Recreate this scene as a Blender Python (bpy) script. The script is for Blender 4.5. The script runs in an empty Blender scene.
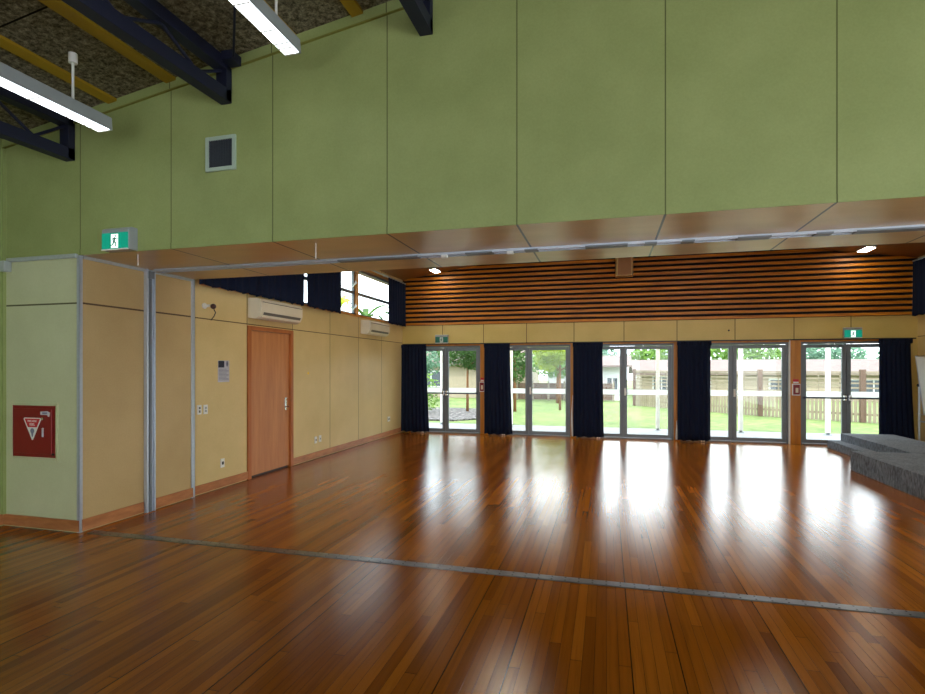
import bpy, math, random
from mathutils import Vector, Matrix
random.seed(7)
SC = bpy.context.scene
COL = SC.collection
PI = math.pi

# ------------------------------------------------------------------ materials
def lin(r, g, b):
    f = lambda c: (c/12.92 if c <= .04045 else ((c+.055)/1.055)**2.4)
    return (f(r/255), f(g/255), f(b/255), 1)

def newmat(name):
    m = bpy.data.materials.new(name); m.use_nodes = True
    nt = m.node_tree
    return m, nt, nt.nodes['Principled BSDF']

def N(nt, t, **kw):
    n = nt.nodes.new(t)
    for k, v in kw.items(): setattr(n, k, v)
    return n

def math_(nt, op, a, b=None, c=None):
    n = N(nt, 'ShaderNodeMath', operation=op)
    for i, v in enumerate((a, b, c)):
        if v is None: continue
        if isinstance(v, (int, float)): n.inputs[i].default_value = v
        else: nt.links.new(v, n.inputs[i])
    return n.outputs[0]

def mixc(nt, fac, a, b, blend='MIX'):
    n = N(nt, 'ShaderNodeMix', data_type='RGBA', blend_type=blend)
    for i, v in ((0, fac), (6, a), (7, b)):
        if isinstance(v, (int, float)): n.inputs[i].default_value = v
        elif isinstance(v, tuple): n.inputs[i].default_value = v
        else: nt.links.new(v, n.inputs[i])
    return n.outputs[2]

def noise(nt, scale, detail=3, vec=None, stretch=None, rough=.5):
    n = N(nt, 'ShaderNodeTexNoise'); n.inputs['Scale'].default_value = scale
    n.inputs['Detail'].default_value = detail; n.inputs['Roughness'].default_value = rough
    tc = N(nt, 'ShaderNodeTexCoord')
    v = tc.outputs['Object'] if vec is None else vec
    if stretch:
        mp = N(nt, 'ShaderNodeMapping'); mp.inputs['Scale'].default_value = stretch
        nt.links.new(v, mp.inputs[0]); v = mp.outputs[0]
    nt.links.new(v, n.inputs['Vector'])
    return n.outputs['Fac']

def ramp(nt, fac, stops):
    r = N(nt, 'ShaderNodeValToRGB'); e = r.color_ramp.elements
    while len(e) < len(stops): e.new(.5)
    for el, (p, c) in zip(e, stops): el.position = p; el.color = c
    nt.links.new(fac, r.inputs[0]); return r.outputs[0]

def bump(nt, bs, h, strength=.2, dist=.01):
    b = N(nt, 'ShaderNodeBump'); b.inputs['Strength'].default_value = strength
    b.inputs['Distance'].default_value = dist
    nt.links.new(h, b.inputs['Height']); nt.links.new(b.outputs[0], bs.inputs['Normal'])

def plain(name, rgb, rough=.5, metal=0, var=.06, scale=6, spec=None):
    m, nt, bs = newmat(name); c = lin(*rgb)
    f = noise(nt, scale, 4)
    lo = tuple(x*(1-var) for x in c[:3])+(1,); hi = tuple(min(1, x*(1+var)) for x in c[:3])+(1,)
    nt.links.new(ramp(nt, f, [(.3, lo), (.7, hi)]), bs.inputs['Base Color'])
    bs.inputs['Roughness'].default_value = rough; bs.inputs['Metallic'].default_value = metal
    if spec is not None: bs.inputs['Specular IOR Level'].default_value = spec
    return m

def emit(name, rgb, strength, base=None):
    m, nt, bs = newmat(name)
    bs.inputs['Base Color'].default_value = base or lin(*rgb)
    bs.inputs['Emission Color'].default_value = lin(*rgb)
    bs.inputs['Emission Strength'].default_value = strength
    bs.inputs['Roughness'].default_value = .4
    return m

def axis_out(nt):
    g = N(nt, 'ShaderNodeNewGeometry'); s = N(nt, 'ShaderNodeSeparateXYZ')
    nt.links.new(g.outputs['Position'], s.inputs[0]); return s.outputs, g.outputs['Position']

def seam_mask(nt, comp, values, w):
    tot = None
    for v in values:
        c = math_(nt, 'COMPARE', comp, v, w)
        tot = c if tot is None else math_(nt, 'MAXIMUM', tot, c)
    return tot

def panelled(name, rgb, rgb2, seams, groove=(60, 50, 30), rough=.45, w=.007, mottling=3, spec=.4, grain=None):
    """sheet material with fine mottling and dark joints at the given world positions {axis:[...]}"""
    m, nt, bs = newmat(name)
    o, pos = axis_out(nt)
    f = noise(nt, mottling, 5, vec=pos, stretch=grain)
    fine = noise(nt, 70, 3, vec=pos)
    f2 = math_(nt, 'ADD', math_(nt, 'MULTIPLY', f, .7), math_(nt, 'MULTIPLY', fine, .3))
    col = ramp(nt, f2, [(.32, lin(*rgb)), (.68, lin(*rgb2))])
    tot = None
    for ax, vals in seams.items():
        k = seam_mask(nt, o['XYZ'.index(ax)], vals, w)
        tot = k if tot is None else math_(nt, 'MAXIMUM', tot, k)
    if tot is not None: col = mixc(nt, tot, col, lin(*groove))
    nt.links.new(col, bs.inputs['Base Color'])
    bs.inputs['Roughness'].default_value = rough; bs.inputs['Specular IOR Level'].default_value = spec
    bump(nt, bs, fine, .06, .003)
    return m

def wood(name, a, b, stretch, rough=.4, scale=3, coat=0, spec=.4):
    m, nt, bs = newmat(name)
    f = noise(nt, scale, 6, stretch=stretch, rough=.65)
    nt.links.new(ramp(nt, f, [(.3, lin(*a)), (.7, lin(*b))]), bs.inputs['Base Color'])
    bs.inputs['Roughness'].default_value = rough; bs.inputs['Coat Weight'].default_value = coat
    bs.inputs['Specular IOR Level'].default_value = spec
    bump(nt, bs, f, .08, .003)
    return m

def floor_material():
    m, nt, bs = newmat('strip_floor_timber')
    o, pos = axis_out(nt)
    W, L = .064, 2.1
    u = math_(nt, 'DIVIDE', o[0], W); row = math_(nt, 'FLOOR', u); fu = math_(nt, 'FRACT', u)
    wn = N(nt, 'ShaderNodeTexWhiteNoise', noise_dimensions='1D'); nt.links.new(row, wn.inputs['W'])
    r1 = wn.outputs['Value']
    v = math_(nt, 'ADD', math_(nt, 'DIVIDE', o[1], L), math_(nt, 'MULTIPLY', r1, 17.3))
    seg = math_(nt, 'FLOOR', v); fv = math_(nt, 'FRACT', v)
    cmb = N(nt, 'ShaderNodeCombineXYZ'); nt.links.new(row, cmb.inputs[0]); nt.links.new(seg, cmb.inputs[1])
    w2 = N(nt, 'ShaderNodeTexWhiteNoise', noise_dimensions='2D'); nt.links.new(cmb.outputs[0], w2.inputs['Vector'])
    r2 = w2.outputs['Value']
    base = ramp(nt, r2, [(0, lin(118, 65, 13)), (.15, lin(138, 77, 16)), (.6, lin(150, 87, 20)), (1, lin(168, 101, 28))])
    g = noise(nt, 1, 6, vec=pos, stretch=(38, 1.1, 1), rough=.7)
    base = mixc(nt, .75, base, ramp(nt, g, [(.25, (.5, .45, .4, 1)), (.5, (.95, .95, .95, 1)), (.8, (1.15, 1.12, 1.05, 1))]), 'MULTIPLY')
    big = noise(nt, .55, 3, vec=pos)
    base = mixc(nt, .5, base, ramp(nt, big, [(.3, (.72, .68, .64, 1)), (.7, (1.12, 1.12, 1.12, 1))]), 'MULTIPLY')
    # joints: fine ones everywhere, wide dark ones between some rows
    wide = math_(nt, 'GREATER_THAN', r1, .84)
    gw = math_(nt, 'ADD', .03, math_(nt, 'MULTIPLY', wide, .085))
    j1 = math_(nt, 'LESS_THAN', fu, gw)
    j2 = math_(nt, 'LESS_THAN', fv, .0016)
    joint = math_(nt, 'MAXIMUM', j1, j2)
    base = mixc(nt, math_(nt, 'MULTIPLY', joint, .92), base, lin(42, 20, 8))
    # small scuffs
    sc = noise(nt, 1, 2, vec=pos, stretch=(9, 5, 1))
    base = mixc(nt, math_(nt, 'MULTIPLY', math_(nt, 'GREATER_THAN', sc, .80), .7), base, lin(38, 22, 14))
    rn = noise(nt, 2.2, 4, vec=pos, stretch=(3, .6, 1))
    rr = math_(nt, 'ADD', FLOOR_ROUGH, math_(nt, 'MULTIPLY', rn, .08))
    # satin varnish: diffuse timber under a soft glossy coat
    df = N(nt, 'ShaderNodeBsdfDiffuse'); nt.links.new(base, df.inputs[0])
    gl = N(nt, 'ShaderNodeBsdfGlossy', distribution='BECKMANN'); gl.inputs['Color'].default_value = (1, 1, 1, 1); nt.links.new(rr, gl.inputs['Roughness'])
    fr = N(nt, 'ShaderNodeFresnel'); fr.inputs[0].default_value = FLOOR_IOR
    mx = N(nt, 'ShaderNodeMixShader'); nt.links.new(fr.outputs[0], mx.inputs[0]); nt.links.new(df.outputs[0], mx.inputs[1]); nt.links.new(gl.outputs[0], mx.inputs[2])
    nt.links.new(mx.outputs[0], nt.nodes['Material Output'].inputs[0]); nt.nodes.remove(bs)
    hgt = math_(nt, 'SUBTRACT', 0, joint)
    wav = noise(nt, 1, 2, vec=pos, stretch=(12, 1.5, 1))
    hgt = math_(nt, 'ADD', hgt, math_(nt, 'MULTIPLY', wav, .8))
    b = N(nt, 'ShaderNodeBump'); b.inputs['Strength'].default_value = .05; b.inputs['Distance'].default_value = .003
    nt.links.new(hgt, b.inputs['Height']); nt.links.new(b.outputs[0], gl.inputs['Normal'])
    return m

FLOOR_ROUGH, FLOOR_IOR = .19, 1.40

def glass_material():
    m, nt, bs = newmat('clear_glass'); nt.nodes.remove(bs)
    out = nt.nodes['Material Output']
    t = N(nt, 'ShaderNodeBsdfTransparent'); t.inputs[0].default_value = (.94, .97, .96, 1)
    g = N(nt, 'ShaderNodeBsdfGlossy'); g.inputs['Roughness'].default_value = .02
    lw = N(nt, 'ShaderNodeLayerWeight'); lw.inputs[0].default_value = .5
    fr = math_(nt, 'ADD', math_(nt, 'MULTIPLY', math_(nt, 'POWER', lw.outputs['Facing'], 5), .7), .015)
    mx = N(nt, 'ShaderNodeMixShader')
    nt.links.new(fr, mx.inputs[0]); nt.links.new(t.outputs[0], mx.inputs[1]); nt.links.new(g.outputs[0], mx.inputs[2])
    nt.links.new(mx.outputs[0], out.inputs[0])
    return m

def frosted_material():
    m, nt, bs = newmat('frosted_film'); nt.nodes.remove(bs)
    out = nt.nodes['Material Output']
    t = N(nt, 'ShaderNodeBsdfTransparent')
    d = N(nt, 'ShaderNodeBsdfTranslucent'); d.inputs[0].default_value = (.92, .93, .9, 1)
    d2 = N(nt, 'ShaderNodeBsdfDiffuse'); d2.inputs[0].default_value = (.85, .87, .85, 1)
    a = N(nt, 'ShaderNodeMixShader'); a.inputs[0].default_value = .35
    nt.links.new(d.outputs[0], a.inputs[1]); nt.links.new(d2.outputs[0], a.inputs[2])
    b = N(nt, 'ShaderNodeMixShader'); b.inputs[0].default_value = .8
    nt.links.new(t.outputs[0], b.inputs[1]); nt.links.new(a.outputs[0], b.inputs[2])
    nt.links.new(b.outputs[0], out.inputs[0])
    return m

def cloth_material(name, rgb, trans, tw=.25):
    m, nt, bs = newmat(name); out = nt.nodes['Material Output']
    f = noise(nt, 140, 2)
    c = lin(*rgb)
    nt.links.new(ramp(nt, f, [(.3, tuple(x*.8 for x in c[:3])+(1,)), (.7, tuple(x*1.2 for x in c[:3])+(1,))]), bs.inputs['Base Color'])
    bs.inputs['Roughness'].default_value = .95; bs.inputs['Specular IOR Level'].default_value = .1
    t = N(nt, 'ShaderNodeBsdfTranslucent'); t.inputs[0].default_value = lin(*trans)
    mx = N(nt, 'ShaderNodeMixShader'); mx.inputs[0].default_value = tw
    nt.links.new(bs.outputs[0], mx.inputs[1]); nt.links.new(t.outputs[0], mx.inputs[2]); nt.links.new(mx.outputs[0], out.inputs[0])
    return m

def leaf_material(name, a, b, tr=.45):
    m, nt, bs = newmat(name); out = nt.nodes['Material Output']
    f = noise(nt, 2.5, 4)
    col = ramp(nt, f, [(.3, lin(*a)), (.7, lin(*b))])
    nt.links.new(col, bs.inputs['Base Color']); bs.inputs['Roughness'].default_value = .6
    t = N(nt, 'ShaderNodeBsdfTranslucent'); nt.links.new(col, t.inputs[0])
    mx = N(nt, 'ShaderNodeMixShader'); mx.inputs[0].default_value = tr
    nt.links.new(bs.outputs[0], mx.inputs[1]); nt.links.new(t.outputs[0], mx.inputs[2]); nt.links.new(mx.outputs[0], out.inputs[0])
    return m

def ground_material(name, stops, scale, detail=6, patch=None):
    m, nt, bs = newmat(name); o, pos = axis_out(nt)
    f = noise(nt, scale, detail, vec=pos, rough=.7)
    col = ramp(nt, f, stops)
    if patch:
        g = noise(nt, patch[0], 3, vec=pos)
        col = mixc(nt, patch[1], col, ramp(nt, g, [(.35, (.55, .6, .5, 1)), (.6, (1.1, 1.1, 1.1, 1))]), 'MULTIPLY')
    nt.links.new(col, bs.inputs['Base Color']); bs.inputs['Roughness'].default_value = .9
    bump(nt, bs, f, .6, .05)
    return m

# ------------------------------------------------------------------ mesh helper
ORIG = {}
class MB:
    def __init__(s): s.v = []; s.f = []
    def add(s, vs, fs):
        o = len(s.v); s.v += [tuple(v) for v in vs]; s.f += [tuple(i+o for i in f) for f in fs]; return s
    def box(s, x0, x1, y0, y1, z0, z1):
        x0, x1 = sorted((x0, x1)); y0, y1 = sorted((y0, y1)); z0, z1 = sorted((z0, z1))
        return s.add([(x0,y0,z0),(x1,y0,z0),(x1,y1,z0),(x0,y1,z0),(x0,y0,z1),(x1,y0,z1),(x1,y1,z1),(x0,y1,z1)],
              [(0,3,2,1),(4,5,6,7),(0,1,5,4),(1,2,6,5),(2,3,7,6),(3,0,4,7)])
    def prism(s, poly, axis, a, b):
        """poly: 2-D outline in the two other axes (in x,y,z order), extruded along axis from a to b"""
        n = len(poly)
        def P(p, t):
            return (t, p[0], p[1]) if axis == 'x' else (p[0], t, p[1]) if axis == 'y' else (p[0], p[1], t)
        vs = [P(p, a) for p in poly] + [P(p, b) for p in poly]
        fs = [tuple(range(n)), tuple(range(2*n-1, n-1, -1))] + [(i, i+n, (i+1) % n+n, (i+1) % n) for i in range(n)]
        return s.add(vs, fs)
    def tube(s, p0, p1, r, n=10, r1=None):
        p0, p1 = Vector(p0), Vector(p1); d = (p1-p0).normalized(); r1 = r if r1 is None else r1
        a = d.orthogonal().normalized(); b = d.cross(a)
        vs = []
        for p, q in ((p0, r), (p1, r1)):
            for i in range(n):
                t = 2*PI*i/n; vs.append(p+a*q*math.cos(t)+b*q*math.sin(t))
        fs = [(i, (i+1) % n, (i+1) % n+n, i+n) for i in range(n)] + [tuple(range(n-1, -1, -1)), tuple(range(n, 2*n))]
        return s.add(vs, fs)
    def path(s, pts, r, n=8):
        for a, b in zip(pts, pts[1:]): s.tube(a, b, r, n)
        return s
    def ball(s, c, r, n=12, m=8, sc=(1, 1, 1)):
        vs = [(c[0], c[1], c[2]-r*sc[2])]
        for j in range(1, m):
            t = PI*j/m - PI/2
            for i in range(n):
                p = 2*PI*i/n
                vs.append((c[0]+r*sc[0]*math.cos(t)*math.cos(p), c[1]+r*sc[1]*math.cos(t)*math.sin(p), c[2]+r*sc[2]*math.sin(t)))
        vs.append((c[0], c[1], c[2]+r*sc[2])); T = len(vs)-1
        fs = [(0, 1+(i+1) % n, 1+i) for i in range(n)]
        for j in range(m-2):
            for i in range(n):
                a = 1+j*n+i; b = 1+j*n+(i+1) % n; fs.append((a, b, b+n, a+n))
        k = 1+(m-2)*n
        fs += [(k+i, k+(i+1) % n, T) for i in range(n)]
        return s.add(vs, fs)
    def bar(s, p0, p1, w, h, up=(0, 0, 1)):
        """rectangular bar from p0 to p1, w across, h in the up direction"""
        p0, p1 = Vector(p0), Vector(p1); d = (p1-p0).normalized(); a = d.cross(Vector(up)).normalized(); u = a.cross(d)
        vs = [p+a*sx*w/2+u*sz*h/2 for p in (p0, p1) for sx, sz in ((-1,-1),(1,-1),(1,1),(-1,1))]
        return s.add(vs, [(0,1,2,3),(7,6,5,4),(0,4,5,1),(1,5,6,2),(2,6,7,3),(3,7,4,0)])
    def build(s, name, mat, parent=None, bevel=0, smooth=False, solid=0):
        me = bpy.data.meshes.new(name); o = bpy.data.objects.new(name, me)
        if parent is not None:
            org = ORIG[parent.name]
        elif smooth == 'zero': org = Vector((0, 0, 0))
        else: org = Vector((0, 0, 0))
        me.from_pydata([tuple(Vector(v)-org) for v in s.v], [], s.f); me.validate()
        if parent is not None: o.parent = parent
        o.location = (0, 0, 0)
        ORIG[o.name] = org
        me.materials.append(mat); COL.objects.link(o)
        # consistent outward normals
        import bmesh
        bm = bmesh.new(); bm.from_mesh(me); bmesh.ops.recalc_face_normals(bm, faces=bm.faces); bm.to_mesh(me); bm.free()
        if smooth is True:
            for p in me.polygons: p.use_smooth = True
        if solid:
            md = o.modifiers.new('thick', 'SOLIDIFY'); md.thickness = solid; md.offset = 0
        if bevel:
            md = o.modifiers.new('edge', 'BEVEL'); md.width = bevel; md.segments = 2; md.limit_method = 'ANGLE'
        return o

def tag(o, label, cat, group=None, kind=None):
    o['label'] = label; o['category'] = cat
    if group: o['group'] = group
    if kind: o['kind'] = kind
    return o
def thing(name, loc, label, cat, group=None, kind=None):
    o = bpy.data.objects.new(name, None); COL.objects.link(o); o.location = loc; o.empty_display_size = .1
    ORIG[o.name] = Vector(loc)
    return tag(o, label, cat, group, kind)
def struct(o, label=None, cat=None):
    o['kind'] = 'structure'
    if label: o['label'] = label; o['category'] = cat
    return o
def recentre(o):
    """move a single-mesh thing's origin to the middle of its base"""
    vs = [v.co for v in o.data.vertices]
    c = Vector(((min(v.x for v in vs)+max(v.x for v in vs))/2, (min(v.y for v in vs)+max(v.y for v in vs))/2, min(v.z for v in vs)))
    o.data.transform(Matrix.Translation(-c)); o.location = c; ORIG[o.name] = c
    return o

# ------------------------------------------------------------------ dimensions (metres)
XL, XN, XR = -4.98, -4.945, 6.02          # back-room left wall, partition nib face, right wall
YH, YS, YB = 4.08, 5.57, 12.74            # bulkhead face, far edge of its soffit, back wall
ZS = 2.70                                 # soffit height
XFL, XFR, YR = -5.93, 6.02, -7.0           # front hall
PX, PW = -4.937, 1.069
def zc(x): return 4.08 + .155*(x+4.95)    # front hall ceiling
ZRIDGE_X = .5
def zb(x): return 3.83 + .145*(min(x, 2*ZRIDGE_X-x)+4.95)  # back room vault
hseams = [PX+PW*i for i in range(-1, 13)]

M = {}
M['green'] = panelled('pale_green_board', (138, 150, 90), (154, 165, 104), {'X': [s for s in hseams if s > -5.5]}, (84, 90, 44), .6, .0045, 2.2)
M['nibfront'] = panelled('daylit_green_pier_board', (186, 190, 150), (198, 202, 162), {'Z': [2.235]}, (80, 80, 46), .6, .008, 2.2)  # the bulkhead's green, paler here with daylight put into the colour
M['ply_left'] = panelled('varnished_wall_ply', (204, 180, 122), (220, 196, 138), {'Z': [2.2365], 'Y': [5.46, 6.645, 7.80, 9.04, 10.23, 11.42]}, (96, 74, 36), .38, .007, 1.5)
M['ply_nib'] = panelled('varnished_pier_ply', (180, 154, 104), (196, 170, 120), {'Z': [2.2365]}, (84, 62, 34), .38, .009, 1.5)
M['ply_back'] = panelled('varnished_lintel_ply', (200, 174, 96), (216, 190, 112), {'X': [-3.925, -2.883, -1.834, -.725, .389, 1.516, 2.689, 3.822, 4.864]}, (84, 62, 24), .4, .007, 1.5)
M['soffit'] = panelled('soffit_ply', (184, 154, 92), (208, 178, 116), {'X': hseams}, (30, 22, 14), .3, .009, 1.2, .5, grain=(1, 3, 1))
M['ceil_back'] = panelled('vault_ply', (134, 92, 54), (152, 108, 66), {'Y': [6.8, 8, 9.2, 10.4, 11.6]}, (46, 30, 18), .4, .006, 1.4)
M['floor'] = floor_material()
M['alu'] = plain('brushed_aluminium', (186, 194, 204), .36, .5, .05, 40)
M['alu_dull'] = plain('dull_aluminium', (176, 184, 184), .45, .3, .06, 30)
M['strip'] = plain('worn_aluminium', (128, 132, 136), .28, .95, .25, 9)
M['doorframe'] = plain('grey_powder_coat', (112, 120, 126), .45, .1, .04)
M['jamb'] = wood('varnished_orange_jamb', (172, 104, 20), (208, 138, 42), (3, 3, .3), .35)
M['skirt'] = wood('varnished_skirting', (150, 92, 52), (190, 128, 78), (1.2, 1.2, 6), .4)
M['slat'] = wood('varnished_slats', (146, 80, 10), (224, 144, 34), (.55, 1, 9), .42, 2.2)
M['slat_back'] = plain('black_backing_cloth', (26, 18, 16), .95)
M['batten'] = wood('yellow_ceiling_batten', (140, 112, 16), (164, 132, 26), (2, .3, 2), .5)
M['door'] = wood('door_veneer', (176, 112, 66), (200, 136, 84), (5, 5, .5), .38, 2)
M['doorjamb'] = wood('door_frame_timber', (158, 88, 40), (184, 110, 56), (4, 4, .4), .4, 2)
M['steel'] = plain('navy_painted_steel', (9, 15, 42), .6, 0, .08, 5)
M['white'] = plain('white_plastic', (226, 226, 220), .4)
M['offwhite'] = plain('cream_plastic', (222, 214, 190), .4)
M['warmgrey'] = plain('shadow_grey_plastic', (96, 92, 84), .5)
M['black'] = plain('black_plastic', (16, 16, 18), .5)
M['fixture'] = plain('grey_enamel', (150, 156, 156), .4)
M['tube'] = emit('lit_louvre', (240, 248, 255), 3)
M['tube2'] = emit('lit_diffuser', (255, 246, 228), 24)
M['curtain'] = cloth_material('navy_curtain', (28, 35, 52), (26, 60, 140), .10)
M['lining'] = cloth_material('white_lining', (216, 214, 206), (235, 235, 230), .4)
M['glass'] = glass_material(); M['frost'] = frosted_material()
M['red'] = plain('red_enamel', (128, 10, 18), .4, 0, .05)
M['signred'] = plain('sign_red', (196, 26, 36), .5)
M['signgreen'] = emit('exit_green', (0, 128, 104), .55)
M['signwhite'] = emit('exit_white', (225, 245, 238), .95)
M['signgreen_dim'] = plain('exit_green_unlit', (8, 104, 84), .35)
M['signwhite_dim'] = plain('exit_white_unlit', (196, 214, 206), .35)
M['chrome'] = plain('chrome', (214, 216, 220), .2, 1, .03)
M['paper'] = plain('notice_paper', (188, 188, 196), .6)
M['ink'] = plain('navy_ink', (26, 32, 54), .6)
M['greyink'] = plain('grey_ink', (120, 124, 146), .6)
M['yellow'] = plain('yellow_sticker', (245, 205, 30), .6)
M['grille'] = plain('dark_mesh', (52, 58, 66), .7)
M['ventframe'] = plain('pale_vent_frame', (166, 184, 168), .5)
M['speaker'] = plain('tan_speaker_cloth', (158, 118, 84), .8)
M['speaker_side'] = plain('beige_speaker_shell', (206, 180, 130), .6)

def carpet(name, a, b):
    m, nt, bs = newmat(name); o, pos = axis_out(nt)
    f = noise(nt, 60, 3, vec=pos, stretch=(1, 1, .25)); g = noise(nt, 5, 3, vec=pos)
    c = ramp(nt, math_(nt, 'ADD', math_(nt, 'MULTIPLY', f, .8), math_(nt, 'MULTIPLY', g, .2)), [(.38, lin(*a)), (.62, lin(*b))])
    nt.links.new(c, bs.inputs['Base Color']); bs.inputs['Roughness'].default_value = .95; bs.inputs['Specular IOR Level'].default_value = .15
    bs.inputs['Sheen Weight'].default_value = .15
    bump(nt, bs, f, .6, .01); return m
M['carpet'] = carpet('charcoal_carpet', (40, 44, 50), (102, 108, 118))

def woodwool():
    m, nt, bs = newmat('woodwool_board'); o, pos = axis_out(nt)
    f = noise(nt, 26, 5, vec=pos, stretch=(1, 1, 1), rough=.8)
    c = ramp(nt, f, [(.35, lin(50, 48, 38)), (.5, lin(106, 100, 80)), (.66, lin(156, 148, 122))])
    k = seam_mask(nt, o[1], [3.0, 1.8, .6, -.6], .008)
    c = mixc(nt, k, c, lin(20, 16, 12))
    nt.links.new(c, bs.inputs['Base Color']); bs.inputs['Roughness'].default_value = .95; bs.inputs['Specular IOR Level'].default_value = .1
    bump(nt, bs, f, .7, .02); return m
M['woodwool'] = woodwool()

M['groove_shade'] = plain('olive_groove_shade', (122, 122, 52), .6)
# ------------------------------------------------------------------ floor
struct(MB().box(XFL-.15, XFR+.15, YR-.15, YB+.16, -.12, 0).build('floor', M['floor']))

# metal threshold strip with screw dots along the floor under the bulkhead
t = thing('floor_strip', (0.6, 4.14, 0), 'long worn metal threshold strip let into the timber floor', 'threshold strip')
s = MB(); s.prism([(4.08, 0.0), (4.175, 0.0), (4.17, .006), (4.085, .006)], 'x', -4.86, 5.9); s.build('strip_plate', M['strip'], t)
for yy in (4.103, 4.155):
    d = MB()
    for i in range(107):
        x = -4.8+i*.1; d.tube((x, yy, .006), (x, yy, .0075), .007, 6)
    so = d.build('screw_row', M['black'], t)

# ------------------------------------------------------------------ walls
# bulkhead wall between the halls: one green plane above the opening, pier at the left
poly = [(XFL, ZS+.052), (XFR, ZS+.052), (XFR, zc(XFR)), (XFL, zc(XFL))]
struct(MB().prism(poly, 'y', YH, YH+.14).build('wall_bulkhead', M['green']))
struct(MB().box(XFL, XN-.001, YH, YH+.028, 0, ZS).build('wall_pier_front', M['nibfront']))
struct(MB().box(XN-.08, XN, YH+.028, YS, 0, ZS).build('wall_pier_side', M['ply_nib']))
struct(MB().box(XL-.02, XR, YH+.003, YS, ZS, ZS+.05).build('ceiling_soffit', M['soffit']))
struct(MB().box(XL, XR, YS-.05, YS, ZS+.05, 4.85).build('wall_bulkhead_rear', M['ply_back']))
# left back-room wall with the door opening and the clerestory opening
DY0, DY1, DZ = 6.645, 7.80, 2.215
WY0, WY1, WZ0, WZ1 = 5.75, 12.35, 2.70, 3.74
w = MB()
w.box(XL-.15, XL, YS-.1, DY0, 0, WZ0).box(XL-.15, XL, DY1, YB+.16, 0, WZ0).box(XL-.15, XL, DY0, DY1, DZ, WZ0)
w.box(XL-.15, XL, YS-.1, WY0, WZ0, WZ1).box(XL-.15, XL, WY1, YB+.16, WZ0, WZ1).box(XL-.15, XL, YS-.1, YB+.16, WZ1, 3.95)
struct(w.build('wall_left', M['ply_left']))
w = MB()
RY0, RY1 = 9.4, 12.4
w.box(XR, XR+.15, YH+.14, YB+.16, 0, WZ0).box(XR, XR+.15, YH+.14, RY0, WZ0, WZ1).box(XR, XR+.15, RY1, YB+.16, WZ0, WZ1).box(XR, XR+.15, YH+.14, YB+.16, WZ1, 4.1)
struct(w.build('wall_right', M['ply_left']))
# back wall: lintel and gable above the doors, ends and jambs between them
BAYS = [(-4.76, -2.96, -3.86), (-2.77, -.805, -1.786), (-.68, 1.45, .378), (1.58, 3.725, 2.649), (3.945, 5.66, 4.798)]
w = MB()
w.box(XL-.15, XR+.15, YB, YB+.16, 2.195, 2.665)
w.prism([(XL-.15, 2.665), (XR+.15, 2.665), (XR+.15, zb(XR+.15)+.1), (ZRIDGE_X, zb(ZRIDGE_X)+.1), (XL-.15, zb(XL-.15)+.1)], 'y', YB+.02, YB+.16)
w.box(XL-.15, -4.80, YB, YB+.16, 0, 2.195).box(5.70, XR+.15, YB, YB+.16, 0, 2.195)
struct(w.build('wall_back', M['ply_back']))
# front hall shell
struct(MB().box(XFL-.12, XFL, YR, YH+.1, 0, zc(XFL)+.1).build('wall_front_left', M['green']))
w = MB(); zr = zc(XFR)+.1
w.box(XFR, XFR+.12, YR, -5, 0, zr).box(XFR, XFR+.12, -5, 3.6, 0, .1).box(XFR, XFR+.12, -5, 3.6, 2.5, zr).box(XFR, XFR+.12, 3.6, YH+.1, 0, zr)
struct(w.build('wall_front_right', M['nibfront']))
w = MB(); ry = (YR-.12, YR)
for a, b in ((XFL, -4.6), (-1.9, -.9), (1.9, 2.8), (4.9, XFR)): w.box(a, b, *ry, 0, 2.6)
w.prism([(XFL, 2.6), (XFR, 2.6), (XFR, zr), (XFL, zc(XFL)+.1)], 'y', *ry)
struct(w.build('wall_front_rear', M['nibfront']))

# ceilings
struct(MB().prism([(XFL-.2, zc(XFL-.2)), (XFR+.2, zc(XFR+.2)), (XFR+.2, zc(XFR+.2)+.15), (XFL-.2, zc(XFL-.2)+.15)], 'y', YR-3.2, YH).build('ceiling', M['woodwool']))
xa, xb = XL-.5, XR+.5
struct(MB().prism([(xa, zb(xa)), (ZRIDGE_X, zb(ZRIDGE_X)), (xb, zb(xb)), (xb, zb(xb)+.12), (ZRIDGE_X, zb(ZRIDGE_X)+.12), (xa, zb(xa)+.12)], 'y', YS-.2, YB+.7).build('ceiling_back', M['ceil_back']))

# skirtings
k = MB(); k.box(XFL, XN+.002, YH-.018, YH, .012, .12); struct(k.build('baseboard_pier_front', M['skirt'], bevel=.003))
k = MB(); k.box(XN, XN+.016, YH+.02, 4.82, .012, .125).box(XN, XN+.016, 4.95, YS-.02, .012, .125); struct(k.build('baseboard_pier_side', M['skirt'], bevel=.003))
k = MB(); k.box(XL, XL+.018, YS, DY0-.0, .012, .12).box(XL, XL+.018, DY1, YB-.02, .012, .12); struct(k.build('baseboard_left', M['skirt'], bevel=.003))
k = MB(); k.box(XFL, XFL+.018, YR+.1, YH-.02, .012, .12); struct(k.build('baseboard_front_left', M['skirt'], bevel=.003))
k = MB(); k.box(XR-.018, XR, YS, YB-.02, .012, .12); struct(k.build('baseboard_right', M['skirt'], bevel=.003))

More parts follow.
